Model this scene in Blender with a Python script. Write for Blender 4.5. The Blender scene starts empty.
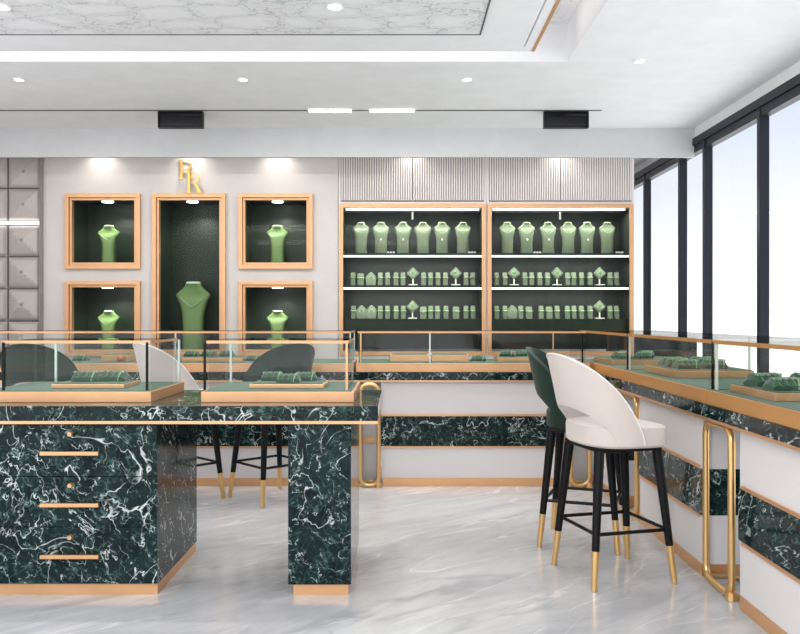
import bpy, bmesh, math, random
from math import sin, cos, pi, radians, sqrt
from mathutils import Vector, Matrix
random.seed(7)
S = bpy.context.scene
COL = S.collection

# ------------------------------------------------------------------ camera
cd = bpy.data.cameras.new('camera'); cam = bpy.data.objects.new('camera', cd); COL.objects.link(cam)
cam.location = (0, 0, 1.2); cam.rotation_euler = (radians(90), 0, 0)
cd.sensor_width = 36.0; cd.lens = 36.0 * 820 / 800; cd.clip_start = .05; cd.clip_end = 200
S.camera = cam
# ------------------------------------------------------------------ world
W = bpy.data.worlds.new('sky'); S.world = W; W.use_nodes = True
nt = W.node_tree; nt.nodes.clear()
tc = nt.nodes.new('ShaderNodeTexCoord'); sp = nt.nodes.new('ShaderNodeSeparateXYZ')
cr = nt.nodes.new('ShaderNodeValToRGB'); bg = nt.nodes.new('ShaderNodeBackground'); wo = nt.nodes.new('ShaderNodeOutputWorld')
mr = nt.nodes.new('ShaderNodeMapRange'); mr.inputs[1].default_value = -1; mr.inputs[2].default_value = 1
nt.links.new(tc.outputs['Generated'], sp.inputs[0]); nt.links.new(sp.outputs['Z'], mr.inputs[0])
nt.links.new(mr.outputs[0], cr.inputs[0]); nt.links.new(cr.outputs[0], bg.inputs[0]); nt.links.new(bg.outputs[0], wo.inputs[0])
el = cr.color_ramp.elements
el[0].position = 0.0; el[0].color = (1.9, 1.9, 1.95, 1)
el[1].position = 1.0; el[1].color = (1.7, 1.75, 1.9, 1)
for p_, c_ in ((.47, (1.75, 1.75, 1.8)), (.50, (1.1, 1.1, 1.1)), (.56, (.80, .83, .90)), (.63, (.54, .60, .74)), (.72, (.9, .98, 1.15))):
    e = el.new(p_); e.color = (*c_, 1)
bg.inputs[1].default_value = 1.0
# ------------------------------------------------------------------ view
S.view_settings.view_transform = 'Standard'; S.view_settings.look = 'None'
S.view_settings.exposure = 0.5; S.view_settings.gamma = 1.0
S.view_settings.use_curve_mapping = False
try:
    S.cycles.transparent_max_bounces = 48; S.cycles.max_bounces = 10; S.cycles.diffuse_bounces = 6
    S.cycles.glossy_bounces = 5; S.cycles.use_denoising = True; S.cycles.sample_clamp_indirect = 6
    S.cycles.caustics_reflective = False; S.cycles.caustics_refractive = False
except Exception: pass

def lamp(name, typ, loc, energy, col=(1, 1, 1), size=.1, sy=None, rot=(0, 0, 0), spot=None, blend=.6):
    l = bpy.data.lights.new(name, typ); l.energy = energy; l.color = col
    if typ == 'AREA':
        l.shape = 'RECTANGLE' if sy else 'DISK'; l.size = size
        if sy: l.size_y = sy
    else: l.shadow_soft_size = size
    if typ == 'SPOT': l.spot_size = radians(spot); l.spot_blend = blend
    o = bpy.data.objects.new(name, l); o.location = loc; o.rotation_euler = rot; COL.objects.link(o); return o
K = 1.5   # general lamp gain
# fill lamps added to brighten the room, no known fixtures; then the cove lights
lamp('overhead_fill_light', 'AREA', (-1.2, 0.3, 2.74), 55*K, (1, .985, .96), 3.6, 1.2)
lamp('overhead_fill_light', 'AREA', (-1.2, -2.4, 2.74), 55*K, (1, .985, .96), 3.6, 1.2)
lamp('fill_light_strip', 'AREA', (-1.0, 5.75, 2.76), 24*K, (1, .98, .95), 5.0, .25)  # added fill strip under the ceiling, no track fixture behind it
lamp('cove_light', 'AREA', (-1.1, 4.9, 2.85), 1.6*K, (1, .98, .95), 3.6, .08, (radians(150), 0, 0))
lamp('cove_light', 'AREA', (.90, 3.1, 2.86), .8*K, (1, .98, .95), .08, 3.4, (0, radians(210), 0))

# ------------------------------------------------------------------ materials
def mat(name, col, rough=.5, metal=0., spec=.5, bump=None, coat=0., emit=None, es=1., var=None, sheen=0.):
    m = bpy.data.materials.new(name); m.use_nodes = True; n = m.node_tree.nodes; L = m.node_tree.links
    b = n['Principled BSDF']; b.inputs['Base Color'].default_value = (*col, 1)
    b.inputs['Roughness'].default_value = rough; b.inputs['Metallic'].default_value = metal
    b.inputs['Specular IOR Level'].default_value = spec; b.inputs['Coat Weight'].default_value = coat
    b.inputs['Sheen Weight'].default_value = sheen
    t = n.new('ShaderNodeTexCoord')
    if emit: b.inputs['Emission Color'].default_value = (*emit, 1); b.inputs['Emission Strength'].default_value = es
    nz = n.new('ShaderNodeTexNoise'); L.new(t.outputs['Object'], nz.inputs['Vector'])
    nz.inputs['Scale'].default_value = (var or (6, .03))[0]; nz.inputs['Detail'].default_value = 4
    a = (var or (6, .03))[1]
    rp = n.new('ShaderNodeValToRGB'); L.new(nz.outputs['Fac'], rp.inputs[0])
    rp.color_ramp.elements[0].position = .3; rp.color_ramp.elements[1].position = .7
    rp.color_ramp.elements[0].color = (*[c*(1-a) for c in col], 1); rp.color_ramp.elements[1].color = (*[min(1, c*(1+a)) for c in col], 1)
    L.new(rp.outputs[0], b.inputs['Base Color'])
    if bump:
        n2 = n.new('ShaderNodeTexNoise'); n2.inputs['Scale'].default_value = bump[0]; L.new(t.outputs['Object'], n2.inputs['Vector'])
        bp = n.new('ShaderNodeBump'); bp.inputs['Strength'].default_value = bump[1]; bp.inputs['Distance'].default_value = .003
        L.new(n2.outputs['Fac'], bp.inputs['Height']); L.new(bp.outputs[0], b.inputs['Normal'])
    return m

def marble_mat(name, base, base2, layers, scale, rough, rot=(0, 0, .6), stretch=(1, 1, 1), warp=.5):
    """layers: (noise scale, stretch vector, rotation, half width, colour, mask lo, mask hi, strength)"""
    m = bpy.data.materials.new(name); m.use_nodes = True; n = m.node_tree.nodes; L = m.node_tree.links
    b = n['Principled BSDF']; b.inputs['Roughness'].default_value = rough
    t = n.new('ShaderNodeTexCoord')
    def mapped(rt, st):
        a = n.new('ShaderNodeMapping'); L.new(t.outputs['Object'], a.inputs[0]); a.inputs['Rotation'].default_value = rt
        a2 = n.new('ShaderNodeMapping'); L.new(a.outputs[0], a2.inputs[0]); a2.inputs['Scale'].default_value = st; return a2.outputs[0]
    base_v = mapped(rot, stretch)
    cz = n.new('ShaderNodeTexNoise'); cz.inputs['Scale'].default_value = scale; cz.inputs['Detail'].default_value = 9; cz.inputs['Roughness'].default_value = .68
    cz.inputs['Distortion'].default_value = warp; L.new(base_v, cz.inputs['Vector'])
    cr = n.new('ShaderNodeValToRGB'); L.new(cz.outputs['Fac'], cr.inputs[0]); cr.color_ramp.elements[0].position = .36; cr.color_ramp.elements[1].position = .66
    cr.color_ramp.elements[0].color = (*base, 1); cr.color_ramp.elements[1].color = (*base2, 1)
    prev = cr.outputs[0]
    for (sc_, st, rt, w, colr, lo, hi, amt, ds) in layers:
        v = mapped(rt, st)
        z = n.new('ShaderNodeTexNoise'); z.inputs['Scale'].default_value = sc_; z.inputs['Detail'].default_value = 4; z.inputs['Roughness'].default_value = .55; z.inputs['Distortion'].default_value = ds; L.new(v, z.inputs['Vector'])
        sb = n.new('ShaderNodeMath'); sb.operation = 'SUBTRACT'; L.new(z.outputs['Fac'], sb.inputs[0]); sb.inputs[1].default_value = .5
        ab = n.new('ShaderNodeMath'); ab.operation = 'ABSOLUTE'; L.new(sb.outputs[0], ab.inputs[0])
        r = n.new('ShaderNodeMapRange'); r.inputs[1].default_value = 0; r.inputs[2].default_value = w; r.inputs[3].default_value = amt; r.inputs[4].default_value = 0; L.new(ab.outputs[0], r.inputs[0])
        k = n.new('ShaderNodeTexNoise'); k.inputs['Scale'].default_value = sc_*1.7; k.inputs['Detail'].default_value = 3; L.new(base_v, k.inputs['Vector'])
        r2 = n.new('ShaderNodeMapRange'); r2.inputs[1].default_value = lo; r2.inputs[2].default_value = hi; L.new(k.outputs['Fac'], r2.inputs[0])
        mu = n.new('ShaderNodeMath'); mu.operation = 'MULTIPLY'; L.new(r.outputs[0], mu.inputs[0]); L.new(r2.outputs[0], mu.inputs[1])
        x = n.new('ShaderNodeMixRGB'); L.new(mu.outputs[0], x.inputs[0]); L.new(prev, x.inputs[1]); x.inputs[2].default_value = (*colr, 1); prev = x.outputs[0]
    L.new(prev, b.inputs['Base Color'])
    return m

def glass_mat(name, tint=(.982, .99, .985), refl=.45, rough=0.0, ior=1.45):
    m = bpy.data.materials.new(name); m.use_nodes = True; n = m.node_tree.nodes; L = m.node_tree.links; n.clear()
    o = n.new('ShaderNodeOutputMaterial'); t = n.new('ShaderNodeBsdfTransparent'); t.inputs[0].default_value = (*tint, 1)
    g = n.new('ShaderNodeBsdfGlossy'); g.inputs['Roughness'].default_value = rough; g.inputs[0].default_value = (refl, refl, refl, 1)
    f = n.new('ShaderNodeFresnel'); f.inputs[0].default_value = ior
    ge = n.new('ShaderNodeNewGeometry'); mm = n.new('ShaderNodeMath'); mm.operation = 'MULTIPLY'
    iv = n.new('ShaderNodeMath'); iv.operation = 'SUBTRACT'; iv.inputs[0].default_value = 1; L.new(ge.outputs['Backfacing'], iv.inputs[1])
    L.new(f.outputs[0], mm.inputs[0]); L.new(iv.outputs[0], mm.inputs[1])
    x = n.new('ShaderNodeMixShader'); L.new(mm.outputs[0], x.inputs[0]); L.new(t.outputs[0], x.inputs[1]); L.new(g.outputs[0], x.inputs[2]); L.new(x.outputs[0], o.inputs[0])
    return m

def quilt_mat():
    m = mat('patterned wallpaper', (.58, .58, .585), .6); n = m.node_tree.nodes; L = m.node_tree.links; b = n['Principled BSDF']
    t = n.new('ShaderNodeTexCoord'); mp = n.new('ShaderNodeMapping'); mp.inputs['Scale'].default_value = (3.4, 6.0, 3); L.new(t.outputs['Object'], mp.inputs[0])
    wz = n.new('ShaderNodeTexNoise'); wz.inputs['Scale'].default_value = 4; wz.inputs['Detail'].default_value = 6; L.new(mp.outputs[0], wz.inputs['Vector'])
    ad = n.new('ShaderNodeMixRGB'); ad.inputs[0].default_value = .38; L.new(mp.outputs[0], ad.inputs[1]); L.new(wz.outputs['Color'], ad.inputs[2])
    v = n.new('ShaderNodeTexVoronoi'); v.feature = 'DISTANCE_TO_EDGE'; v.inputs['Scale'].default_value = 1.6; v.inputs['Randomness'].default_value = .6; L.new(ad.outputs[0], v.inputs['Vector'])
    r = n.new('ShaderNodeValToRGB'); L.new(v.outputs['Distance'], r.inputs[0])
    r.color_ramp.elements[0].position = .0; r.color_ramp.elements[0].color = (.50, .50, .51, 1)
    r.color_ramp.elements[1].position = .035; r.color_ramp.elements[1].color = (.84, .84, .85, 1)
    e = r.color_ramp.elements.new(.10); e.color = (.76, .76, .775, 1); e = r.color_ramp.elements.new(.2); e.color = (.86, .86, .87, 1)
    L.new(r.outputs[0], b.inputs['Base Color']); return m

M = {}
M['floor'] = marble_mat('pale grey marble floor', (.44, .44, .455), (.60, .60, .60), [
    (1.1, (1, .28, 1), (0, 0, 1.0), .03, (.34, .34, .36), .42, .62, .7, 1.2),
    (2.4, (1, .22, 1), (0, 0, .8), .018, (.74, .74, .74), .42, .6, .7, 1.0),
    (5.0, (1, .3, 1), (0, 0, .95), .03, (.38, .38, .40), .5, .66, .6, .8)], 1.5, .16, (0, 0, .95), (1.6, .45, 1), 1.2)
M['gm'] = marble_mat('dark green marble', (.003, .008, .010), (.012, .028, .028), [
    (7, (1, .4, 1), (.4, .75, .5), .022, (.05, .11, .095), .40, .60, .8, 1.5),
    (17, (1, .4, 1), (.9, .75, .3), .030, (.11, .20, .17), .44, .62, .8, .8),
    (4.8, (1, .28, .7), (.3, -.75, .5), .0080, (.80, .85, .82), .42, .56, .85, .7),
    (13, (1, .30, .9), (.5, .8, .2), .012, (.66, .75, .71), .46, .58, .8, .4)], 7.0, .10, (.5, .7, .7), (1.6, .8, 1), 1.0)
M['gm'].node_tree.nodes['Principled BSDF'].inputs['Specular IOR Level'].default_value = .16
M['white'] = mat('white wall paint', (.70, .655, .63), .6)
M['ceil'] = mat('white ceiling paint', (.88, .88, .895), .7)
M['beam'] = mat('light grey beam paint', (.60, .60, .61), .7)
M['quilt'] = quilt_mat()
M['cream'] = mat('warm white lacquer', (.76, .715, .70), .35, var=(2, .01))
M['gold'] = mat('satin rose gold metal', (.82, .46, .23), .34, .7)
M['lettergold'] = mat('yellow gold metal', (.95, .58, .14), .35, .5)
M['copper'] = mat('deep copper toned wood', (.66, .33, .11), .38, .5)
M['nglass'] = glass_mat('museum glass', (.96, .98, .97), .15)
M['brass'] = mat('brushed brass', (.80, .52, .22), .3, .85)
M['wood'] = mat('rose gold wood frame', (.74, .42, .22), .38, .5, var=(9, .05))
M['dark'] = mat('dark green grey panel', (.016, .028, .016), .35, spec=.3)
M['dark2'] = mat('dark grey cabinet lining', (.036, .042, .038), .4, spec=.3)
M['black'] = mat('black metal', (.006, .006, .007), .4, spec=.2)
M['blackframe'] = mat('dark grey window frame', (.014, .017, .026), .4, spec=.25)
M['nbust'] = mat('leaf green leather', (.17, .27, .09), .45, bump=(60, .2))
M['bust'] = mat('sage green leather', (.145, .180, .108), .5, bump=(60, .2))
M['capg'] = mat('pale green cap', (.26, .32, .20), .5)
M['cap'] = mat('pale cap', (.75, .78, .68), .4)
M['felt'] = mat('green felt', (.035, .115, .058), .9, bump=(300, .3), sheen=.2)
M['cush'] = mat('green velvet', (.022, .075, .034), .8, var=(30, .25), sheen=.4)
M['jade'] = mat('pale jade', (.30, .48, .28), .25)
M['uphw'] = mat('ivory upholstery', (.66, .585, .535), .65, bump=(250, .15), sheen=.2)
M['uphg'] = mat('dark green upholstery', (.012, .030, .021), .6, spec=.2, bump=(250, .15), sheen=.1)
M['flute'] = mat('fluted warm grey lacquer', (.78, .73, .71), .45)
M['taupe'] = mat('taupe lacquer', (.30, .26, .24), .5)
M['tile'] = mat('taupe padded leather', (.50, .455, .435), .45)
M['gap'] = mat('dark shadow gap', (.10, .09, .09), .7)
M['led'] = mat('led strip', (1, 1, 1), .5, emit=(1, .99, .97), es=1.1)
M['lamp'] = mat('lamp lens', (1, 1, 1), .5, emit=(1, .98, .95), es=6)
M['glass'] = glass_mat('clear glass'); M['glassg'] = glass_mat('greenish display glass', (.93, .96, .94), .35)
M['gedge'] = mat('polished glass edge', (.62, .70, .66), .1, .2)
M['card'] = mat('price card', (.85, .85, .82), .6)
M['pearl'] = mat('white pearl', (.9, .9, .86), .2)
M['amber'] = mat('amber stone', (.55, .16, .05), .3)

# ------------------------------------------------------------------ mesh helpers
class MB:
    def __init__(s): s.bm = bmesh.new()
    def box(s, x0, x1, y0, y1, z0, z1, bev=0.):
        if x0 > x1: x0, x1 = x1, x0
        r = bmesh.ops.create_cube(s.bm, size=1); v = r['verts']
        bmesh.ops.scale(s.bm, vec=(x1-x0, y1-y0, z1-z0), verts=v); bmesh.ops.translate(s.bm, vec=((x0+x1)/2, (y0+y1)/2, (z0+z1)/2), verts=v)
        if bev > 0:
            bmesh.ops.bevel(s.bm, geom=list({e for q in v for e in q.link_edges}), offset=bev, segments=2, affect='EDGES', profile=.6)
        return s
    def cyl(s, p0, p1, r0, r1=None, n=16):
        r1 = r0 if r1 is None else r1; p0 = Vector(p0); p1 = Vector(p1); d = p1-p0
        r = bmesh.ops.create_cone(s.bm, cap_ends=True, segments=n, radius1=r0, radius2=r1, depth=d.length)
        q = Vector((0, 0, 1)).rotation_difference(d.normalized())
        bmesh.ops.transform(s.bm, matrix=Matrix.Translation((p0+p1)/2) @ q.to_matrix().to_4x4(), verts=r['verts']); return s
    def tube(s, pts, r, n=8, closed=False, flat=1.0):
        pts = [Vector(p) for p in pts]; N = len(pts); rings = []
        up = Vector((0, 0, 1)); prev = None
        for i, p in enumerate(pts):
            a = pts[(i-1) % N] if (closed or i) else p; b = pts[(i+1) % N] if (closed or i < N-1) else p
            t = (b-a).normalized()
            if prev is None: u = t.orthogonal().normalized()
            else: u = (prev - t*prev.dot(t)).normalized()
            prev = u; w = t.cross(u)
            rings.append([s.bm.verts.new(p + u*cos(2*pi*k/n)*r + w*sin(2*pi*k/n)*r*flat) for k in range(n)])
        for i in range(N if closed else N-1):
            A = rings[i]; B = rings[(i+1) % N]
            for k in range(n): s.bm.faces.new((A[k], A[(k+1) % n], B[(k+1) % n], B[k]))
        if not closed:
            s.bm.faces.new(rings[0][::-1]); s.bm.faces.new(rings[-1])
        return s
    def loft(s, rings, cap=True):
        R = [[s.bm.verts.new(p) for p in r] for r in rings]; n = len(R[0])
        for A, B in zip(R, R[1:]):
            for k in range(n): s.bm.faces.new((A[k], A[(k+1) % n], B[(k+1) % n], B[k]))
        if cap: s.bm.faces.new(R[0][::-1]); s.bm.faces.new(R[-1])
        return s
    def prism(s, poly, fn, d0, d1):
        A = [s.bm.verts.new(fn(a, b, d0)) for a, b in poly]; B = [s.bm.verts.new(fn(a, b, d1)) for a, b in poly]; n = len(A)
        s.bm.faces.new(A); s.bm.faces.new(B[::-1])
        for k in range(n): s.bm.faces.new((A[k], B[k], B[(k+1) % n], A[(k+1) % n]))
        return s
    def build(s, name, m, parent=None, origin=None, smooth=False):
        bmesh.ops.recalc_face_normals(s.bm, faces=s.bm.faces)
        me = bpy.data.meshes.new(name)
        if origin is not None: bmesh.ops.translate(s.bm, vec=-Vector(origin), verts=s.bm.verts)
        if smooth:
            for f in s.bm.faces: f.smooth = True
            for e in s.bm.edges:
                if len(e.link_faces) == 2 and e.calc_face_angle(0) > radians(38): e.smooth = False
        s.bm.to_mesh(me); s.bm.free(); me.materials.append(m)
        o = bpy.data.objects.new(name, me); COL.objects.link(o)
        if parent is not None: o.parent = parent
        elif origin is not None: o.location = origin
        return o

def tag(o, label, cat, group=None, kind=None):
    o['label'] = label; o['category'] = cat
    if group: o['group'] = group
    if kind: o['kind'] = kind
    return o
def thing(name, label, cat, loc=(0, 0, 0), rz=0, group=None):
    o = bpy.data.objects.new(name, None); o.empty_display_size = .1; COL.objects.link(o); o.location = loc; o.rotation_euler = (0, 0, rz)
    return tag(o, label, cat, group)
def struct(name, mb, m, parent=None):
    o = mb.build(name, m, parent)
    if parent is None: o['kind'] = 'structure'
    return o
def kids(o): return [c for c in bpy.data.objects if c.parent == o]
def copy_tree(o, parent=None):
    c = o.copy(); COL.objects.link(c)
    if parent is not None: c.parent = parent
    for ch in kids(o): copy_tree(ch, c)
    return c
def dup(proto, loc, rz, label, group=None):
    if not proto.get('used'):
        proto['used'] = 1; o = proto
    else: o = copy_tree(proto)
    o.location = loc; o.rotation_euler = (0, 0, rz); o['label'] = label
    if group: o['group'] = group
    return o
ORD = ['first', 'second', 'third', 'fourth', 'fifth', 'sixth', 'seventh', 'eighth', 'ninth', 'tenth', 'eleventh', 'twelfth', 'thirteenth', 'fourteenth', 'fifteenth', 'sixteenth', 'seventeenth']

# ================================================================== SETTING
ZC = 2.79; XW = 2.48
struct('floor', MB().box(-4.2, XW+.1, -3.5, 9.7, -.08, 0), M['floor'])
c = MB()                                                      # main ceiling around the coffer
CX0, CX1, CY0, CY1 = -3.3, 1.043, 1.3, 5.105
c.box(-4.2, XW+.1, CY1, 9.7, ZC, ZC+.06); c.box(-4.2, XW+.1, -3.5, CY0, ZC, ZC+.06)
c.box(-4.2, CX0, CY0, CY1, ZC, ZC+.06); c.box(CX1, XW+.1, CY0, CY1, ZC, ZC+.06)
struct('ceiling', c, M['ceil'])
c = MB(); zt = 3.06                                           # coffer risers, top and stepped moulding
c.box(CX0-.05, CX1+.05, CY1, CY1+.05, ZC+.06, zt); c.box(CX0-.05, CX1+.05, CY0-.05, CY0, ZC+.06, zt)
c.box(CX0-.05, CX0, CY0, CY1, ZC+.06, zt); c.box(CX1, CX1+.05, CY0, CY1, ZC+.06, zt)
c.box(CX0-.05, CX1+.05, CY0-.05, CY1+.05, zt, zt+.05)
for k in (0, 1):
    d = .05+.035*k; h = zt-.018*(2-k)
    c.box(CX1-d, CX1-.002*(1-k), CY0, CY1, h, zt); c.box(CX0, CX1-d, CY1-d, CY1, h, zt)
struct('trim_1', c, M['ceil'])
# dropped ceiling panel inside the coffer
PX0, PX1, PY0, PY1, PZ = -3.05, .797, 1.55, 4.86, 2.775
c = MB(); c.box(PX0, .72, PY0, PY1, PZ, PZ+.05); c.box(.730, PX1-.02, PY0, PY1, PZ, PZ+.05); c.box(.72, .73, PY0, PY1, PZ+.02, PZ+.05)
c.box(.72, .73, 4.78, PY1, PZ, PZ+.02)
c.box(PX0+1, PX1-1, PY0+1, PY1-1, PZ+.05, zt)
struct('trim_2', c, M['ceil'])
struct('trim_3', MB().box(PX1-.02, PX1, PY0, PY1, PZ-.002, PZ+.05), M['wood'])
o = struct('trim_4', MB().box(PX0+.35, .441, PY0+.3, 4.55, PZ-.006, PZ-.0005), M['quilt'])
c = MB()
for (a, b, cc, d) in ((PX0+.34, .449, 4.55, 4.558), (.441, .449, PY0+.3, 4.55)): c.box(a, b, cc, d, PZ-.009, PZ-.0005)
struct('trim_5', c, M['gap'])
# beam above the display wall
struct('trim_6', MB().box(-4.2, XW-.001, 6.9, 6.94, 2.546, ZC-.0005), M['beam'])
# slot in the ceiling
struct('trim_7', MB().box(-3.7, 1.55, 6.295, 6.315, ZC-.004, ZC-.0003), M['gap'])
# left wall, end wall
struct('wall_left', MB().box(-4.3, -4.2, 4.6, 9.7, 0, 3.1), M['white'])
struct('wall_back', MB().box(-4.3, XW+.1, 9.7, 9.8, 0, 3.1), M['white'])
# window wall on the right
c = MB(); c.box(XW, XW+.12, -3.5, 9.7, 2.70, ZC+.06); c.box(XW, XW+.12, -3.5, 9.7, 0, .10)
struct('wall_right', c, M['ceil'])
ym = [-3.45, -1.55, -.5, .55, 1.6, 2.62, 3.6, 4.63, 5.65, 6.67, 7.26, 8.30, 9.4]
for i, (a, b) in enumerate(zip(ym, ym[1:])):
    f = MB(); f.box(XW-.02, XW+.08, a, b, 2.64, 2.70); f.box(XW-.005, XW+.06, a, b, 2.578, 2.64)
    f.box(XW-.005, XW+.06, a, b, .10, .15); f.box(XW-.012, XW+.055, b-.022, b+.022, .10, 2.64)
    w = struct('window_%d' % (i+1), f, M['blackframe'])
    struct('pane', MB().box(XW+.025, XW+.033, a+.022, b-.022, .15, 2.578), M['glass'], w)
c = MB(); c.box(XW-.12, XW-.045, 6.72, 9.4, 0.0, 1.03, .004); struct('trim_8', c, M['blackframe'])

# display wall (white) with recesses
YW = 7.3
def px(x, D): return (x-400)*D/820
def pz(y, D): return 1.2+(317-y)*D/820
niches = []   # outer frame rectangles
for (x0, x1, y0, y1) in ((66, 141, 194, 269), (66, 141, 281, 356), (153, 226, 194, 356), (239, 313, 194, 269), (239, 313, 281, 356)):
    niches.append((px(x0, YW), px(x1, YW), pz(y1, YW), pz(y0, YW)))
xs = sorted({-4.2, px(338, YW)} | {round(v, 6) for n in niches for v in (n[0]+.02, n[1]-.02)})
zs = sorted({0, ZC} | {round(v, 6) for n in niches for v in (n[2]+.02, n[3]-.02)})
c = MB()
for a, b in zip(xs, xs[1:]):
    for d, e in zip(zs, zs[1:]):
        mx, mz = (a+b)/2, (d+e)/2
        if any(n[0] < mx < n[1] and n[2] < mz < n[3] for n in niches): continue
        c.box(a, b, YW, YW+.10, d, e)
struct('wall_display', c, M['white'])
struct('wall_partition', MB().box(-4.2, px(338, YW), YW+.48, YW+.54, 0, ZC), M['white'])

# ================================================================== WALL THINGS
def frame_rect(mb, x0, x1, z0, z1, w, y0, y1, bev=.002):
    mb.box(x0, x1, y0, y1, z1-w, z1, bev); mb.box(x0, x1, y0, y1, z0, z0+w, bev)
    mb.box(x0, x0+w, y0, y1, z0+w, z1-w, bev); mb.box(x1-w, x1, y0, y1, z0+w, z1-w, bev)
nl = ['wood framed square wall niche, upper left one beside the padded tiles', 'wood framed square wall niche, lower left one beside the padded tiles',
      'tall wood framed wall niche under the gold letters', 'wood framed square wall niche, upper one between tall niche and shelf cabinet',
      'wood framed square wall niche, lower one between tall niche and shelf cabinet']
for k, (x0, x1, z0, z1) in enumerate(niches):
    cx = (x0+x1)/2; L = (cx, YW, z0)
    t = thing('wall_niche', nl[k], 'display niche', L, 0, 'framed display niches')
    f = MB(); frame_rect(f, x0, x1, z0, z1, .035, YW-.035, YW+.02); f.build('outer_frame', M['wood'], t, L)
    f = MB(); frame_rect(f, x0+.037, x1-.037, z0+.037, z1-.037, .020, YW-.015, YW+.04); f.build('inner_frame', M['wood'], t, L)
    f = MB(); a = .03; yb = YW+.40
    f.box(x0+a, x1-a, yb, yb+.015, z0+a, z1-a); f.box(x0+a, x0+a+.012, YW+.041, yb, z0+a, z1-a); f.box(x1-a-.012, x1-a, YW+.041, yb, z0+a, z1-a)
    f.box(x0+a+.012, x1-a-.012, YW+.041, yb, z0+a, z0+a+.025); f.box(x0+a+.012, x1-a-.012, YW+.041, yb, z1-a-.012, z1-a)
    f.build('lining', M['dark'], t, L)
    f = MB(); f.box(x0+.045, x1-.045, YW+.005, YW+.011, z0+.045, z1-.045); f.build('glass_front', M['nglass'], t, L)
    f = MB(); f.cyl((cx, YW+.105, z1-a-.03), (cx, YW+.105, z1-a-.011), .05, .05, 24); f.build('spotlight', M['lamp'], t, L)
    lamp('niche_spot_light', 'SPOT', (cx, YW+.075, z1-a-.075), 5.5*K, (1, .97, .9), .02, rot=(radians(22), 0, 0), spot=120)

# bust stands
def bust_mesh(h, w, base, d):
    mb = MB(); prof = [(0, base, .9), (.03, base*1.0, .9), (.3, base*.93, .9), (.55, base*1.0, .9), (.68, base*1.2, .9), (.76, w*.90, .8), (.80, w, .62), (.835, w*.98, .6), (.87, w*.84, .6), (.905, w*.66, .62), (.945, w*.50, .66), (.99, w*.45, .66)]
    rings = []
    for z, ww, dd in prof:
        r = []
        for k in range(28):
            a = 2*pi*k/28; ca, sa = cos(a), sin(a); e = .75
            x = (abs(ca)**e)*(1 if ca >= 0 else -1)*ww/2; y = (abs(sa)**e)*(1 if sa >= 0 else -1)*d*dd/2
            dip = 0
            if .5 < z < .95 and sa < 0: dip = -.012*h/.3*(1-abs(ca))   # breast bone crease
            r.append((x, y+dip*(-1), z*h + .0))
        rings.append(r)
    mb.loft(rings); return mb
def make_bust(h, w, base, d, label, bm_='nbust', cm='cap'):
    t = thing('necklace_bust', label, 'jewelry bust')
    bust_mesh(h, w, base, d).build('torso', M[bm_], t, smooth=True)
    mb = MB(); rings = []
    for z, s in ((.985, .205), (1.0, .215), (1.02, .20), (1.025, .12)): rings.append([(w*s*cos(2*pi*k/24), d*.62*s*2.*sin(2*pi*k/24)*.8, z*h) for k in range(24)])
    mb.loft(rings); mb.build('neck_cap', M[cm], t, smooth=True)
    mb = MB(); pts = [(w*.5*.95*(-1+2*i/16), -d*.33-.016*(1-abs(-1+2*i/16)) - .004, h*(.86-.22*(1-abs(-1+2*i/16)**1.3))) for i in range(2, 15)]
    mb.tube(pts, .0022*h/.3, 6); mb.build('chain', M['jade'], t)
    return t
yb_ = YW+.17
bigl = ['tall', 'x']
pb = make_bust(.345, .205, .125, .11, '')
for (xpix, k, lab) in ((109, 0, 'sage green necklace bust inside the upper left square niche'), (109, 1, 'sage green necklace bust inside the lower left square niche'),
                       (277.5, 3, 'sage green necklace bust inside the upper right square niche'), (277.5, 4, 'sage green necklace bust inside the lower right square niche')):
    n = niches[k]; dup(pb, (px(xpix, yb_), yb_, n[2]+.055), 0, lab, 'busts in the square niches')
pt = make_bust(.60, .315, .20, .15, 'large sage green necklace bust standing inside the tall centre niche')
pt.location = (px(193.5, yb_), yb_, niches[2][2]+.055)

# gold monogram letters above the tall niche
def letter(name, x, z, s, fwd, label):
    mb = MB(); y0, y1 = YW-.026-fwd, YW-.012-fwd
    def poly(P): mb.prism([(x+p*s, z+r*s) for p, r in P], lambda u, v, d: (u, d, v), y0, y1)
    poly([(.07, .03), (.18, .03), (.18, .97), (.07, .97)])
    poly([(-.02, 0), (.27, 0), (.27, .03), (-.02, .03)]); poly([(-.02, .97), (.30, .97), (.30, 1.0), (-.02, 1.0)])
    N = 16; cx, cz, rx, rz = .30, .73, .36, .27
    for i in range(N):
        a, b = pi*i/N, pi*(i+1)/N; w0, w1 = .02+.065*sin(a), .02+.065*sin(b)
        poly([(cx+rx*sin(a), cz+rz*cos(a)), (cx+rx*sin(b), cz+rz*cos(b)), (cx+(rx-w1)*sin(b), cz+(rz-.035)*cos(b)), (cx+(rx-w0)*sin(a), cz+(rz-.035)*cos(a))])
    poly([(.18, .46), (.31, .46), (.31, .492), (.18, .492)])
    poly([(.36, .47), (.47, .49), (.72, .03), (.59, .03)]); poly([(.55, 0), (.80, 0), (.80, .03), (.55, .03)])
    mb.box(x+.10*s, x+.15*s, y1-.0005, YW-.0003, z+.12*s, z+.17*s)     # stand-off studs
    mb.box(x+.64*s, x+.68*s, y1-.0005, YW-.0003, z+.04*s, z+.08*s) if fwd else None
    o = mb.build(name, M['lettergold'], None, (x, YW-.026, z)); tag(o, label, 'letter', 'gold monogram on the wall'); return o
letter('letter_r', px(178.8, 7.27), pz(178.8, 7.27), .173, 0, 'gold wall letter R, the upper left one of the two')
letter('letter_r', px(186, 7.25), pz(192.6, 7.25), .180, .017, 'gold wall letter R, the lower right one of the two')

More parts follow.
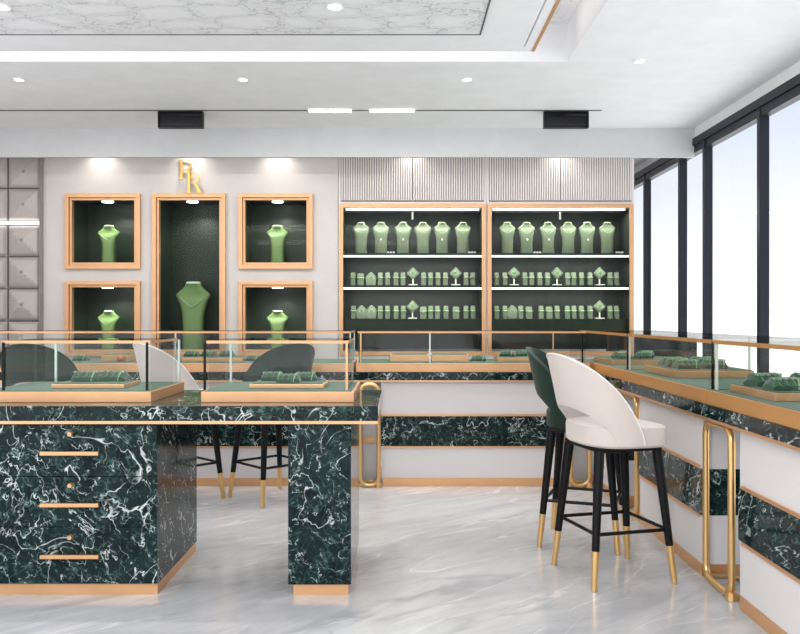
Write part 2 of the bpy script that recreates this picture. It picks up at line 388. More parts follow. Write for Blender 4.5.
# padded tile panel at the left
XT = px(42, YW)
t = thing('padded_wall_panel', 'taupe padded leather tile panel at the left edge of wall', 'wall panel', (XT-.5, YW-.06, 0))
L = (XT-.5, YW-.06, 0)
MB().box(XT-.95, XT, YW-.02, YW-.001, .0, 2.66).build('backing', M['gap'], t, L)
MB().box(XT+.006, XT+.014, YW-.07, YW-.001, 0, 2.66).build('edge_trim', M['taupe'], t, L)
MB().box(XT-.95, XT-.006, YW-.055, YW-.02, pz(225, YW), pz(222, YW)).build('divider', M['led'], t, L)
for cx0, cx1 in ((XT-.285, XT+.004), (XT-.587, XT-.297), (XT-.885, XT-.597)):
    rows = [(157, 188), (189.5, 221), (226, 256.5), (257.5, 288.5), (289.5, 320.5), (321.5, 352), (353, 384)]
    for j, (ya, yb2) in enumerate(rows):
        z1, z0 = pz(ya, YW), pz(yb2, YW); mb = MB(); N = 12; G = []
        depth = .018 if j < 1 else (.035 if j < 2 else .075)
        for i in range(N+1):
            row = []
            for k in range(N+1):
                u = -1+2*i/N; v = -1+2*k/N; r = max(abs(u), abs(v)); dd = (1-r)**.85
                if r < .1: dd = .72
                row.append(mb.bm.verts.new(((cx0+cx1)/2+u*(cx1-cx0)/2, YW-.022-.02*(r < .999)-depth*dd, (z0+z1)/2+v*(z1-z0)/2)))
            G.append(row)
        for i in range(N):
            for k in range(N): mb.bm.faces.new((G[i][k], G[i+1][k], G[i+1][k+1], G[i][k+1]))
        cxm, czm = (cx0+cx1)/2, (z0+z1)/2
        o = mb.build('padded_tile', M['tile'], t, L)
        MB().box(cxm-.012, cxm+.012, YW-.045-depth*.8, YW-.03-depth*.6, czm-.012, czm+.012, .003).build('button', M['taupe'], o, (0, 0, 0)) if j < 5 else None
for o in [o for o in bpy.data.objects if o.name.startswith('button')]:
    o.location = (-L[0], -L[1], -L[2])

# ---------------------------------------------------------------- shelf cabinets
def cabinet(xa, xb, label):
    D = YW; L = ((xa+xb)/2, D, 0); zt_, z1, z0 = 2.66, pz(208, D), .90
    t = thing('display_cabinet', label, 'cabinet', L, 0, 'shelf cabinets'); w = .02; yb = D+.40
    c = MB(); c.box(xa, xa+w, D, yb, 0, zt_); c.box(xb-w, xb, D, yb, 0, zt_); c.box(xa+w, xb-w, D, yb, zt_-w, zt_)
    c.box(xa+w, xb-w, D+.02, yb, z1+.005, z1+.03); c.box(xa+w, xb-w, D, yb, 0, z0-.03)
    c.box(xa+w, xb-w, D, D+.02, z1+.03, z1+.055); c.build('carcass', M['cream'], t, L)
    c = MB(); c.box(xa+w, xb-w, yb-.02, yb, z0, z1+.005); c.box(xa+w, xa+w+.015, D+.04, yb-.02, z0, z1); c.box(xb-w-.015, xb-w, D+.04, yb-.02, z0, z1)
    c.build('lining', M['dark2'], t, L)
    c = MB(); frame_rect(c, xa+.008, xb-.008, z0-.04, z1+.035, .034, D-.018, D+.0); c.build('gold_frame', M['wood'], t, L)
    xm = (xa+xb)/2
    for a, b in ((xa+.022, xm-.003), (xm+.003, xb-.022)):             # fluted doors
        za, zb = z1+.058, zt_-.022; pts = []; N = 30; ww = (b-a)/N
        MB().box(a, b, D-.002, D+.018, za, zb).build('door_panel', M['taupe'], t, L); mb = MB()
        for i in range(N):
            cx = a+(i+.5)*ww; P = [(cx+ww*.34*cos(pi*k/6), D-.002-.010*sin(pi*k/6)**.5) for k in range(7)]
            mb.prism(P, lambda u, v, d: (u, v, d), za+.01, zb-.01)
        mb.build('fluted_door', M['flute'], t, L)
    for zz, th in ((pz(252.6, D), .020), (pz(285.0, D), .020), (pz(319, D), .10)):
        s = MB().box(xa+.036, xb-.036, D+.05, yb-.02, zz-th, zz).build('shelf', M['dark'], t, L)
        if zz > 1.2:
            q = MB().box(xa+.036, xb-.036, D+.04, D+.0495, zz-th-.018, zz-th-.001).build('led_strip', M['led'], s, (0, 0, 0)); q.location = (-L[0], -L[1], -L[2])
    for a, b in ((xa+.045, xm-.001), (xm+.001, xb-.045)):
        MB().box(a, b, D+.018, D+.024, z0, z1-.003).build('glass_door', M['nglass'], t, L)
    MB().box(xm-.008, xm+.008, D+.010, D+.0175, 2.07, 2.14).build('door_handle', M['cap'], t, L)
    q = MB().box(xa+.06, xb-.06, D+.06, D+.09, z1-.012, z1-.001).build('light_strip', M['led'], t, L)
    lamp('cabinet_light', 'AREA', (xm, D+.08, z1-.03), 4*K, (1, .98, .95), xb-xa-.2, .03, rot=(radians(-8), 0, 0))
    for zz in (pz(258, D), pz(291, D)):
        lamp('shelf_light', 'AREA', (xm, D+.08, zz-.03), 1.6*K, (1, .98, .95), xb-xa-.2, .03, rot=(radians(15), 0, 0))
XA, XB, XCc = px(338.5, YW), px(486.5, YW), px(634, YW)
cabinet(XA, XB, 'tall glass fronted shelf cabinet next to the white niche wall')
cabinet(XB+.002, XCc, 'tall glass fronted shelf cabinet next to the windows')
yd = YW+.16
small = make_bust(.283, .150, .112, .085, '', 'bust', 'capg')
for cab, xl in (('left', (361, 381, 403, 423, 442, 463)), ('right', (507, 526.5, 548, 568, 587, 607))):
    for i, x in enumerate(xl):
        dup(small, (px(x, yd), yd, pz(252.6, YW)+.0005), 0, 'sage necklace bust, %s from left on top shelf of the %s cabinet' % (ORD[i], cab), 'busts on the top cabinet shelves')
        if i in ((1, 2, 4) if cab == 'left' else (1, 2, 4)):
            mb = MB(); bmesh.ops.create_uvsphere(mb.bm, u_segments=12, v_segments=8, radius=.009)
            o = mb.build('pendant', M['pearl'], smooth=True); o.location = (px(x, yd), yd-.0475, pz(240, yd))
            tag(o, 'white pearl pendant on the %s bust of the %s cabinet' % (ORD[i], cab), 'pendant', 'pearl pendants on the busts')
for x, cab, wh in ((391, 'left', 'between second and third bust'), (472, 'left', 'at the right end'), (537, 'right', 'between second and third bust'), (619, 'right', 'at the right end')):
    mb = MB(); xx = px(x, yd)
    for k in range(3): mb.box(xx-.035+k*.025, xx-.017+k*.025, yd-.03, yd-.014, pz(252.6, YW)+.0003, pz(252.6, YW)+.02)
    o = mb.build('price_card', M['card'], None, (xx, yd-.02, pz(252.6, YW))); tag(o, 'tiny white price sign on top shelf of %s cabinet, %s' % (cab, wh), 'price sign', 'price signs in the cabinets')

# small display props on the lower shelves
def slab_proto(w, h):
    t = thing('bracelet_stand', '', 'jewelry stand')
    mb = MB(); mb.prism([(-.028, 0), (.028, 0), (.016, h), (-.004, h)], lambda u, v, d: (d, u, v), -w/2, w/2)
    bmesh.ops.bevel(mb.bm, geom=mb.bm.edges[:], offset=.004, segments=2, affect='EDGES'); mb.build('stand_body', M['bust'], t)
    mb = MB(); zz = h*.62; hw = w/2+.004
    mb.tube([(hw*cos(a), -.0+.030*sin(a), zz) for a in [2*pi*k/20 for k in range(20)]], .0045, 6, True); mb.build('bangle', M['jade'], t, smooth=True)
    return t
def diamond_proto():
    t = thing('diamond_stand', '', 'jewelry stand')
    mb = MB(); a = .058; mb.prism([(0, -a), (a, 0), (0, a), (-a, 0)], lambda u, v, d: (u, d, v+.112), -.012, .006)
    bmesh.ops.bevel(mb.bm, geom=mb.bm.edges[:], offset=.004, segments=2, affect='EDGES'); mb.build('diamond_plate', M['bust'], t)
    mb = MB(); mb.box(-.006, .006, -.006, .004, .01, .07); mb.box(-.04, .04, -.03, .03, 0, .012, .003); mb.build('stem_base', M['cap'], t)
    mb = MB(); b = .028; mb.tube([(0, -.015, .112-b), (b, -.015, .112), (0, -.015, .112+b), (-b, -.015, .112)], .003, 6, True); mb.build('necklace_loop', M['jade'], t)
    return t
def pent_proto():
    t = thing('earring_board', '', 'jewelry stand')
    mb = MB(); mb.prism([(-.042, 0), (.042, 0), (.05, .08), (.02, .112), (0, .128), (-.02, .112), (-.05, .08)], lambda u, v, d: (u, d+v*.2, v), -.014, .008)
    bmesh.ops.bevel(mb.bm, geom=mb.bm.edges[:], offset=.004, segments=2, affect='EDGES'); mb.build('board', M['bust'], t)
    mb = MB(); mb.tube([(.02*cos(k*pi/4), .0, .07+.02*sin(k*pi/4)) for k in range(8)], .003, 6, True); mb.build('earring', M['jade'], t); return t
PR = {'s': slab_proto(.042, .120), 'h': slab_proto(.058, .112), 'd': diamond_proto(), 'p': pent_proto()}
NM = {'s': 'narrow sage bracelet stand', 'h': 'short wide sage bracelet stand', 'd': 'diamond shaped jewelry stand on a stem', 'p': 'pointed sage earring board'}
rowsd = [('left', 'middle', pz(285.0, YW), [(353, 's'), (360.6, 'h'), (371, 'p'), (380.2, 's'), (387.6, 's'), (396, 's'), (403, 's'), (413, 'd'), (423.6, 's'), (430.5, 's'), (438, 's'), (445.5, 's'), (455.7, 'd'), (466, 's'), (472.8, 's')]),
         ('left', 'bottom', pz(319, YW), [(353.5, 's'), (361.5, 'p'), (371.5, 'p'), (380.2, 's'), (387.6, 's'), (396, 's'), (403.3, 's'), (412.5, 'd'), (423.3, 'h'), (430.7, 's'), (437.4, 's'), (446, 's'), (456, 'h'), (466, 's'), (473, 's')]),
         ('right', 'middle', pz(285.0, YW), [(496.5, 's'), (504.8, 's'), (514, 'd'), (524.8, 's'), (531.5, 's'), (539.6, 's'), (547.4, 's'), (557, 'd'), (567.4, 's'), (573.6, 's'), (581.4, 's'), (590, 's'), (599.5, 'd'), (610, 's'), (616.5, 's')]),
         ('right', 'bottom', pz(319, YW), [(496.5, 's'), (504.8, 's'), (512.5, 'p'), (520.5, 's'), (529, 'h'), (541, 's'), (549, 'h'), (557, 's'), (567.3, 's'), (573.8, 's'), (581.4, 's'), (590, 's'), (599.5, 'd'), (610, 's'), (616.5, 's')])]
for cab, sh, z, lst in rowsd:
    for i, (x, k) in enumerate(lst):
        dup(PR[k], (px(x, yd), yd, z+.0005), 0, '%s, %s from left, %s shelf of %s cabinet' % (NM[k], ORD[i], sh, cab), 'stands on the %s shelf of the %s cabinet' % (sh, cab))

# ================================================================== COUNTERS
ZM0, ZM1 = .753, .81
XF = 1.365; YF = 5.79
c = MB(); P = [(-3.8, YF), (XF, YF), (XF, .6), (2.0, .6), (2.0, 6.42), (-3.8, 6.42)]
c.prism(P, lambda u, v, d: (u, v, d), ZM0, ZM1)
t = thing('counter_worktop', 'L shaped dark green marble worktop running along the back and right counters', 'worktop', (XF, YF, ZM0)); L = (XF, YF, ZM0)
c.build('marble_slab', M['gm'], t, L)
P2 = [(-3.8, YF-.003), (XF-.003, YF-.003), (XF-.003, .6), (XF+.10, .6), (XF+.10, YF+.1), (-3.8, YF+.1)]
MB().prism(P2, lambda u, v, d: (u, v, d), ZM0-.012, ZM0).build('gold_edge', M['gold'], t, L)

def unit_back(x0, x1, label):
    L = ((x0+x1)/2, 5.82, 0); t = thing('counter_unit', label, 'counter', L, 0, 'counter cabinets')
    MB().box(x0, x1, 5.82, 6.38, .057, .740).build('body', M['cream'], t, L)
    MB().box(x0-.004, x1+.004, 5.814, 6.3, .284, .497).build('marble_band', M['gm'], t, L)
    for z in (.270, .497): MB().box(x0+.004, x1-.004, 5.812, 5.8195, z, z+.014).build('gold_strip', M['gold'], t, L)
    MB().box(x0+.008, x1-.008, 5.816, 6.37, 0, .0565).build('plinth', M['gold'], t, L)
def unit_right(y0, y1, label):
    L = (1.4, (y0+y1)/2, 0); t = thing('counter_unit', label, 'counter', L, 0, 'counter cabinets')
    MB().box(1.4, 1.96, y0, y1, .057, .740).build('body', M['cream'], t, L)
    MB().box(1.394, 1.9, y0-.004, y1+.004, .284, .497).build('marble_band', M['gm'], t, L)
    for z in (.270, .497): MB().box(1.391, 1.3995, y0+.03, y1-.03, z, z+.014).build('gold_strip', M['gold'], t, L)
    MB().box(1.397, 1.95, y0+.006, y1-.006, 0, .0565).build('plinth', M['gold'], t, L)
unit_back(-3.75, -.30, 'long cream counter cabinet with marble band behind the display table')
unit_back(-.13, 1.136, 'cream counter cabinet with green marble band, centre of back row')
unit_right(5.24, 6.38, 'cream corner counter cabinet hidden behind the two stools')
unit_right(3.79, 4.78, 'cream counter cabinet with marble band right of ivory stool')
unit_right(.8, 3.376, 'cream counter cabinet with marble band nearest, at right photo edge')
# recessed infills
for (a, b, lab) in ((-.30, -.13, 'narrow recessed cream infill panel behind gold loop at back counter'), (1.136, 1.395, 'recessed cream infill panel behind gold loop near the corner')):
    L = (a, 5.9, 0); t = thing('infill_panel', lab, 'panel', L); MB().box(a+.004, b-.008, 5.97, 6.0, .0, .74).build('panel_board', M['cream'], t, L)
    MB().box(a+.002, b-.002, 5.96, 5.9695, .285, .325).build('gold_strip', M['gold'], t, L)
def rloop(w, h, r, n=6):
    P = []
    for cx, cz, a0 in ((w/2-r, h-r, 0), (-w/2+r, h-r, 90), (-w/2+r, r, 180), (w/2-r, r, 270)):
        for k in range(n+1): a = radians(a0+90*k/n); P.append((cx+r*cos(a), cz+r*sin(a)))
    return P
def loop_thing(loc, rz, w, label, h=.728, foot=True):
    t = thing('gold_loop_leg', label, 'support frame', loc, rz, 'gold loop legs between counter cabinets')
    MB().tube([(u, 0, v+.012) for u, v in rloop(w, h-.014, .06)], .016, 10, True).build('loop', M['brass'], t, smooth=True)
    MB().tube([(-w/2, .012, .012), (-w/2+.0, .10, .012), (-w/2+.04, .14, .012), (w/2-.04, .14, .012), (w/2, .10, .012), (w/2, .012, .012)], .011, 10).build('foot_bar', M['brass'], t, smooth=True)
    m = MB(); m.cyl((w/2, 0, .001), (w/2, 0, .035), .026, .022, 20); m.build('foot_disc', M['brass'], t, smooth=True)
loop_thing((-.215, 5.78, 0), 0, .13, 'gold loop leg at back counter beside the display table end')
loop_thing((1.268, 5.78, 0), 0, .13, 'gold loop leg at back counter behind the green stool')
loop_thing((1.405, 3.62, 0), radians(-90), .29, 'gold loop leg in the gap between the two nearest right cabinets')
loop_thing((1.405, 5.02, 0), radians(-90), .32, 'gold loop leg behind the ivory stool at the right counter')

# ---------------------------------------------------------------- glass display cases
def case(x0, x1, y0, y1, zb, zt0, ztop, label, gi=(.03, .03, .03, .03), rails='fr', name='display_case', posts=(), edge=0.012, wd='wood'):
    """wood base, felt bed, glass box; gi = glass insets left,right,front,back"""
    L = ((x0+x1)/2, (y0+y1)/2, zb); t = thing(name, label, 'display case', L, 0, 'glass display cases')
    zb += .0003
    c = MB(); c.box(x0, x1, y0, y1, zb, zt0, .002); c.build('wood_base', M[wd], t, L)
    a, b, p, q = x0+gi[0], x1-gi[1], y0+gi[2], y1-gi[3]; g = .006
    MB().box(x0+.012, x1-.012, y0+.012, y1-.012, zt0, zt0+.002).build('felt_bed', M['felt'], t, L); z0 = zt0+.0025
    for (xx0, xx1, yy0, yy1) in ((a, b, p, p+g), (a, b, q-g, q), (a, a+g, p+g, q-g), (b-g, b, p+g, q-g)):
        MB().box(xx0, xx1, yy0, yy1, z0, ztop-.006).build('glass_pane', M['glass'], t, L)
    MB().box(a, b, p, q, ztop-.006, ztop).build('glass_top', M['glass'], t, L)
    rw = edge
    if 'f' in rails: MB().box(a-.002, b+.002, p-.004, p-.0005, ztop-rw, ztop+.001).build('top_rail', M[wd], t, L)
    if 'r' in rails: MB().box(b+.0005, b+.004, p, q, ztop-rw, ztop+.001).build('top_rail', M[wd], t, L)
    if 'l' in rails: MB().box(a-.004, a-.0005, p, q, ztop-rw, ztop+.001).build('top_rail', M[wd], t, L)
    if 'b' in rails: MB().box(a, b, q+.0005, q+.004, ztop-rw*.6, ztop).build('top_rail', M[wd], t, L)
    for (u, v, m) in posts:
        MB().box(u-.005, u+.005, v-.005, v+.005, z0, ztop-.007).build('corner_post', M[m], t, L)
    return t
def tray(x0, x1, y0, y1, zb, h, label):
    L = ((x0+x1)/2, (y0+y1)/2, zb); t = thing('jewelry_tray', label, 'tray', L, 0, 'wooden jewelry trays')
    MB().box(x0, x1, y0, y1, zb+.0003, zb+h, .003).build('tray_body', M['wood'], t, L)
    MB().box(x0+.01, x1-.01, y0+.01, y1-.01, zb+h, zb+h+.003).build('tray_felt', M['felt'], t, L); return t
def cushion_proto():
    t = thing('jewelry_cushion', '', 'cushion'); mb = MB(); rings = []
    for i in range(9):
        u = -1+i/4; e = 1-.22*(abs(u) > .9); hh = .036*(1.0+(.16 if i % 2 else -.10))*(1-.35*(abs(u) > .9)); w = .046*e
        rings.append([(u*.058, -w, 0), (u*.060, -w*1.04, hh*.5), (u*.056, -w*.62, hh*.95), (u*.056, 0, hh*1.12), (u*.056, w*.62, hh*.95), (u*.060, w*1.04, hh*.5), (u*.058, w, 0)])
    mb.loft(rings); mb.build('cushion_body', M['cush'], t)
    mb = MB(); mb.tube([(-.048+i*.0120, (-.026, .020)[i % 2], .0405+.001*(i % 2)) for i in range(9)], .0042, 6); mb.build('necklace', M['jade'], t)
    mb = MB(); mb.tube([(.030+.010*sin(a), -.046*cos(a), .004+.040*abs(sin(a))**.7) for a in [pi*k/12 for k in range(13)]], .0032, 6); mb.build('bangle', M['jade'], t, smooth=True)
    return t
CU = cushion_proto()
def cush(x, y, z, rz, label, s=1.0):
    o = dup(CU, (x, y, z+.0005), rz, label, 'green jewelry cushions'); o.scale = (s, s, s); return o

ZB = ZM1; ZBT = .873; ZR = 1.097
case(-3.7, -.335, 5.80, 6.41, ZB, ZBT, ZR, 'long glass display case on back counter behind the display table', gi=(.03, .02, .04, .03), rails='frb',
     posts=[(-.355, 5.845, 'gedge'), (-1.6, 5.845, 'gedge'), (-.355, 6.37, 'gedge')])
case(-.31, 1.345, 5.80, 6.41, ZB, ZBT, ZR, 'glass display case on back counter in front of the shelf cabinets', gi=(.01, .02, .04, .03), rails='fb',
     posts=[(.213, 5.845, 'gedge'), (-.28, 5.845, 'brass'), (1.30, 5.845, 'black'), (1.19, 6.37, 'wood')])
case(1.372, 2.0, 5.06, 6.41, ZB, ZBT, ZR, 'glass display case in the corner where the counters meet', gi=(.03, .02, .01, .03), rails='lb', posts=[(1.41, 5.08, 'black'), (1.96, 5.1, 'cap')], edge=.016, wd='copper')
case(1.372, 2.0, 3.68, 5.05, ZB, ZBT, ZR, 'glass display case on right counter behind the ivory stool', gi=(.03, .02, .01, .01), rails='l', posts=[(1.41, 3.70, 'black'), (1.41, 5.03, 'cap'), (1.96, 4.6, 'cap')], edge=.016, wd='copper')
case(1.372, 2.0, .9, 3.67, ZB, ZBT, ZR, 'glass display case nearest on right counter, cut by photo edge', gi=(.03, .02, .03, .01), rails='l', posts=[(1.41, 3.65, 'cap'), (1.96, 3.5, 'cap')], edge=.016, wd='copper')
# ---------------------------------------------------------------- near display table
ZTT = .82; YT = 3.50
L = (-.9, 3.9, 0)
t = thing('display_table', 'dark green marble pedestal table with three brass handled drawers in foreground', 'table', L)
MB().box(-2.25, px(378, YT), YT, 4.27, .756, ZTT, .002).build('tabletop', M['gm'], t, L)
MB().box(-2.245, px(378, YT)-.001, YT+.0, 4.265, .743, .7558).build('gold_edge', M['gold'], t, L)
XP1 = px(157, 3.53); XP0 = -1.80
p = MB().box(XP0, XP1, 3.55, 4.22, .047, .7425).build('drawer_pedestal', M['gm'], t, L)
o = MB().box(XP0+.002, XP1-.002, 3.545, 4.215, 0, .0465).build('plinth', M['gold'], p); o.location = (-L[0], -L[1], 0)
# plinth built in world coords: shift so that nested placement matches
zsp = [pz(424.5, 3.53), pz(476.5, 3.53), pz(527, 3.53), pz(584, 3.53)]
for k in range(3):
    d = MB().box(XP0+.002, XP1, 3.53, 3.5495, zsp[k+1]+.0012, zsp[k]-.0012, .0015).build('drawer', M['gm'], t, L)
    zc = pz((434, 485.5, 537.5)[k], 3.52); zh = pz((453, 504.5, 556)[k], 3.52); xk = px(70, 3.52)
    h = MB(); h.box(px(39.5, 3.5), px(98, 3.5), 3.50, 3.515, zh-.008, zh+.008, .002); h.box(px(48, 3.5), px(50, 3.5), 3.515, 3.53, zh-.004, zh+.004); h.box(px(88, 3.5), px(90, 3.5), 3.515, 3.53, zh-.004, zh+.004)
    o = h.build('handle', M['gold'], d); o.location = (-L[0], -L[1], 0)
    o = MB().cyl((xk, 3.53, zc), (xk, 3.512, zc), .011, .009, 16).build('lock_knob', M['gold'], d); o.location = (-L[0], -L[1], 0)
XQ0, XQ1 = px(288, 3.53), px(351, 3.53)
p = MB().box(XQ0, XQ1, 3.53, 4.22, .047, .7425, .003).build('pedestal', M['gm'], t, L)
o = MB().box(XQ0+.022, XQ1-.012, 3.54, 4.19, 0, .0465).build('plinth', M['gold'], p); o.location = (-L[0], -L[1], 0)
case(-1.88, px(151, 3.64), 3.64, 4.20, ZTT, .868, 1.093, 'low glass display case on the display table above the drawers', gi=(.09, .02, .05, .07), rails='fr',
     posts=[(px(5, 3.7)-.0, 3.686, 'black'), (px(148, 3.7), 3.686, 'black'), (px(179, 4.13), 4.13, 'gedge'), (px(56, 4.13), 4.13, 'gedge')])
case(px(201, 3.64), px(354, 3.64), 3.64, 4.20, ZTT, .868, 1.093, 'low glass display case on right half of the display table', gi=(.015, .03, .05, .07), rails='fr',
     posts=[(px(205.5, 3.7), 3.686, 'black'), (px(347, 3.7), 3.686, 'wood'), (px(231, 4.13), 4.13, 'gedge'), (-.24, 4.13, 'gedge')])
zf = .8702
tray(px(51, 3.78), px(124, 3.78), 3.78, 4.02, zf, .020, 'low wooden tray with green felt in the left table case')
tray(px(249, 3.78), px(324, 3.78), 3.78, 4.02, zf, .020, 'low wooden tray with green felt in the right table case')
zc2 = zf+.0235
for x, y, r, lab in ((87.5, 3.92, .05, 'left of two green cushions in the left table case'), (115, 3.94, -.05, 'right of two green cushions in the left table case'),
                     (273, 3.97, .05, 'leftmost of three green cushions in the right table case'), (289, 3.845, -.05, 'middle one of three green cushions, nearest, right table case'), (306, 3.96, .05, 'rightmost of three green cushions in the right table case')):
    cush(px(x, y), y, zc2, r, lab, 1.08 if x < 200 else .92)

# counter case contents
zf = ZBT+.0022
def ctray(x0, x1, y0, y1, h, lab): tray(x0, x1, y0, y1, zf, h, lab)
ctray(px(390, 5.95), px(429, 5.95), 5.95, 6.25, .05, 'pale wooden tray left of glass joint in the back counter case')
ctray(px(431.5, 5.95), px(469, 5.95), 5.95, 6.25, .05, 'pale wooden tray right of glass joint in the back counter case')
ctray(px(498, 5.95), px(545, 5.95), 5.95, 6.25, .03, 'low wooden tray beside the green stool in back counter case')
for i, (x, y) in enumerate(((478.5, 6.05), (507, 6.08), (522.5, 6.12), (538, 6.08))):
    cush(px(x, y), y, zf + (.0335 if x > 499 else 0), random.uniform(-.2, .2), '%s green cushion from left in back counter case beside stool' % ORD[i], .95)
ctray(px(101, 5.95), px(128, 5.95), 5.95, 6.25, .05, 'wooden tray in back counter case seen left of ivory stool back')
ctray(px(182, 5.95), px(243, 5.95), 5.95, 6.25, .03, 'wooden tray in back counter case seen between the table cases')
for i, (x, y) in enumerate(((81, 6.1), (192, 6.08), (209, 6.1), (227, 6.08), (254, 6.1))):
    z = zf + (.0335 if 182 < x < 243 and i in (1, 2, 3) else 0)
    cush(px(x, y), y, z, random.uniform(-.2, .2), '%s green cushion from left in the long back counter case' % ORD[i], .9)
# right counter
ctray(1.43, 1.90, 5.55, 6.05, .035, 'wooden tray in the corner display case')
ctray(1.46, 1.88, 4.35, 4.90, .040, 'wooden tray in right counter case behind the ivory stool')
ctray(1.44, 1.86, 3.15, 3.58, .032, 'wooden tray in nearest right counter case')
ctray(1.62, 1.93, 2.35, 2.95, .032, 'wooden tray in nearest right case, cut by photo edge')
zc = zf+.035+.0035
for i, (x, y) in enumerate(((1.53, 5.65), (1.68, 5.66), (1.57, 5.82), (1.75, 5.85))): cush(x, y, zc, random.uniform(.2, .9), '%s green cushion from left on the corner case tray' % ORD[i])
zc = zf+.040+.0035
for i, (x, y) in enumerate(((1.56, 4.47), (1.56, 4.62), (1.58, 4.78), (1.72, 4.5), (1.74, 4.66), (1.76, 4.8))):
    cush(x, y, zc, random.uniform(.0, .12), 'green cushion on tray behind ivory stool, %s of six from the left' % ORD[i], 1.1)
zc = zf+.032+.0035
for i, (x, y, s) in enumerate(((1.52, 3.25, 1.1), (1.53, 3.44, 1.2), (1.71, 3.27, 1.1), (1.72, 3.46, 1.2))): cush(x, y, zc, random.uniform(.0, .25), '%s green cushion from left on the nearest full tray of right counter' % ORD[i], s)
mb = MB(); bmesh.ops.create_uvsphere(mb.bm, u_segments=20, v_segments=12, radius=.028); o = mb.build('amber_ball', M['amber'], smooth=True)
o.location = (px(120, 5.90), 5.905, zf+.028); tag(o, 'round amber coloured stone in the back case left of ivory stool', 'ornament')

# ================================================================== STOOLS
def make_stool(um, label):
    t = thing('bar_stool', label, 'bar stool', group='bar stools'); mb = MB()
    # seat cushion: rounded square with flat front
    def outline(s, z, inset=0):
        P = []
        for k in range(48):
            a = 2*pi*k/48; ca, sa = cos(a), sin(a); e = .32 if ca > 0 else .75
            P.append(((abs(ca)**e)*((.182-inset) if ca >= 0 else -(.19-inset)), (abs(sa)**(.36 if ca > 0 else .75))*(1 if sa >= 0 else -1)*(.225-inset), z))
        return P
    mb.loft([outline(1, .618, .012), outline(1, .628, .002), outline(1, .694, 0), outline(1, .707, .003), outline(1, .713, .014), outline(1, .715, .04), outline(1, .716, .12)])
    mb.build('seat', um, t, smooth=True)
    # backrest shell
    N, R = 56, 10; fm = radians(97); th = .026; mb = MB(); G = []
    for i in range(N+1):
        f = -fm+2*fm*i/N; c_ = cos(f); u = max(0, (.03+.24*c_)/.27); zt_ = .63+.403*u**.72
        zl = .63+.165*max(0, (c_-.45)/.55)**.55
        if zt_-zl < .012: zt_ = zl+.012
        col = []
        for side in (0, 1):
            for k in range(R+1):
                z = zl+(zt_-zl)*k/R; q = max(0, (z-.63)/.41)
                ln = .075*q**1.2*max(0, c_)+.01*q
                r = .243 + (0 if side == 0 else -th)
                edge = 1 if 0 < k < R else .55
                if side == 0: r2 = .243+ln-(1-edge)*.006
                else: r2 = .243+ln-th+(1-edge)*.006
                col.append(mb.bm.verts.new((-(r2-.02)*c_, r2*sin(f), z)))
        G.append(col)
    for i in range(N):
        A, B = G[i], G[i+1]; n = R+1
        for k in range(R):
            mb.bm.faces.new((A[k], B[k], B[k+1], A[k+1])); mb.bm.faces.new((A[n+k], A[n+k+1], B[n+k+1], B[n+k]))
        mb.bm.faces.new((A[R], B[R], B[n+R], A[n+R])); mb.bm.faces.new((A[0], A[n], B[n], B[0]))
    for E in (G[0], G[-1]):
        n = R+1
        for k in range(R): mb.bm.faces.new((E[k], E[k+1], E[n+k+1], E[n+k]))
    mb.build('backrest', um, t, smooth=True)
    # piping along the shell's rim
    pts = []
    for i in range(N+1):
        f = -fm+2*fm*i/N; c_ = cos(f); u = max(0, (.03+.24*c_)/.27); z = .63+.403*u**.72; q = (z-.63)/.41
        r = .243+.075*q**1.2*max(0, c_)+.01*q; pts.append((-(r-.02)*c_, r*sin(f), z+.0))
    MB().tube(pts, .0035, 6).build('piping', M['card'] if um is M['uphw'] else um, t, smooth=True)
    fr = MB(); fr.box(-.16, .16, -.165, .165, .596, .6175, .006); fr.build('seat_frame', M['black'], t)
    tp, bt = .145, .200
    for sx in (-1, 1):
        for sy in (-1, 1):
            def P(z): k = 1-z/.6; return Vector((sx*(tp+(bt-tp)*k), sy*(tp+(bt-tp)*k), z))
            lg = MB().cyl(P(.17), P(.60), .0170, .0235, 14).build('leg', M['black'], t, smooth=True)
            MB().cyl(P(0), P(.17), .0130, .0172, 14).build('foot_cap', M['brass'], lg, smooth=True)
    k = 1-.24/.6; h = tp+(bt-tp)*k
    r = MB()
    for a, b in (((-h, -h), (h, -h)), ((h, -h), (h, h)), ((h, h), (-h, h)), ((-h, h), (-h, -h))):
        va, vb = Vector((*a, .24)), Vector((*b, .24)); r.cyl(va, vb, .0085, None, 8)
    r.build('footrest', M['black'], t); return t
W1 = make_stool(M['uphw'], ''); G1 = make_stool(M['uphg'], '')
dup(W1, (.990, 3.83, 0), radians(15), 'ivory bar stool with brass tipped black legs, in front of right counter')
dup(W1, (-1.45, 5.42, 0), radians(45), 'ivory bar stool seen through the table display case, at back counter')
dup(G1, (.985, 4.40, 0), radians(-20.8), 'dark green bar stool directly behind the ivory one at right')
dup(G1, (-2.315, 5.36, 0), radians(90), 'dark green bar stool at far left behind the table case')
dup(G1, (-.85, 5.44, 0), radians(132), 'dark green bar stool behind right half of the display table')

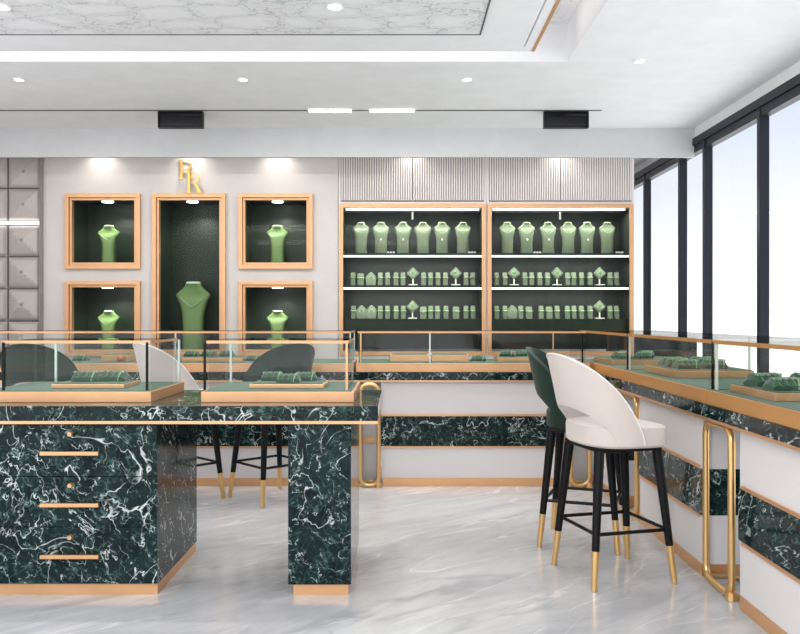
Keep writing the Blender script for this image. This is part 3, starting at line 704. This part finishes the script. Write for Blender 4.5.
# ================================================================== CEILING THINGS
def downlight(x, y, z, label, e=9, r=.024):
    t = thing('downlight', label, 'ceiling light', (x, y, z), 0, 'ceiling downlights')
    mb = MB(); mb.tube([((r+.008)*cos(2*pi*k/24), (r+.008)*sin(2*pi*k/24), -.004) for k in range(24)], .005, 6, True); mb.build('ring', M['ceil'], t)
    MB().cyl((0, 0, -.006), (0, 0, -.0005), r, r, 24).build('lens', M['lamp'], t)
    if e: lamp('downlight_spot', 'SPOT', (x, y, z-.05), e*K, (1, .97, .92), .02, spot=95)
for x, y, n in ((px(19, 5.48), 5.48, 'far left'), (px(243, 5.48), 5.48, 'second from left'), (px(467, 5.48), 5.48, 'third from left'), (px(639, 5.09), 5.09, 'far right near the windows')):
    downlight(x, y, ZC, 'small round white downlight in flat ceiling, %s' % n, 14)
for x, n in ((px(335, 4.14), 'above centre'), (px(2, 4.14), 'at top left photo corner')): downlight(x, 4.14, PZ-.006, 'bright star like downlight in patterned ceiling panel, %s' % n, 16, .03)
for x, n in ((-2.65, 'left square niches'), (-1.85, 'gold letters'), (-1.08, 'right square niches'), (.10, 'left shelf cabinet'), (1.42, 'right shelf cabinet')):
    t = thing('wall_washer', 'downlight behind the beam washing the wall above %s' % n, 'ceiling light', (x, 7.19, ZC), 0, 'wall washers')
    MB().cyl((0, 0, -.03), (0, 0, -.0005), .03, .03, 20).build('housing', M['lamp'], t)
    lamp('wall_wash_spot', 'SPOT', (x, 7.19, ZC-.05), 3*K, (1, .95, .88), .03, rot=(radians(5), 0, 0), spot=120, blend=1)
for a, b, n in ((309, 351, 'left'), (370, 414, 'right')):
    o = MB().box(px(a, 6.3), px(b, 6.3), 6.285, 6.325, ZC-.010, ZC-.0045).build('linear_light', M['lamp'], None, (px(a, 6.3), 6.3, ZC-.006)); tag(o, 'short white linear light in the ceiling slot, %s of two' % n, 'ceiling light', 'linear lights in the slot')
for a, n in ((157, 'left, above the gold letters'), (544.5, 'right, above the shelf cabinet')):
    x0, x1 = px(a, 6.3), px(a+45, 6.3); L = ((x0+x1)/2, 6.3, ZC-.13); z0, z1 = pz(127, 6.3), ZC-.0045
    t = thing('ceiling_vent', 'black rectangular ceiling box, %s' % n, 'vent', L, 0, 'black ceiling boxes')
    c = MB(); c.box(x0, x1, 6.335, 6.37, z0, z1); frame_rect(c, x0, x1, z0, z1, .008, 6.318, 6.3345, .001); c.build('housing', M['black'], t, L)
    MB().box(x0+.17, x1-.012, 6.322, 6.3345, z1-.035, z1-.02).build('slat', M['blackframe'], t, L)
    MB().box(x0+.01, x1-.01, 6.326, 6.3345, z0+.02, z0+.028).build('slat', M['blackframe'], t, L)
# added out-of-view panels for the overhead fill lamps (above and behind the camera)
for y, n in ((.3, 'above'), (-2.4, 'behind')):
    o = MB().box(-3.0, .6, y-.6, y+.6, ZC-.03, ZC-.0005).build('fill_light_panel', M['ceil'], None, (-1.2, y, ZC-.03)); tag(o, 'large flat added fill light panel %s the viewer' % n, 'ceiling light')
for o in bpy.data.objects:
    if 'used' in o: del o['used']
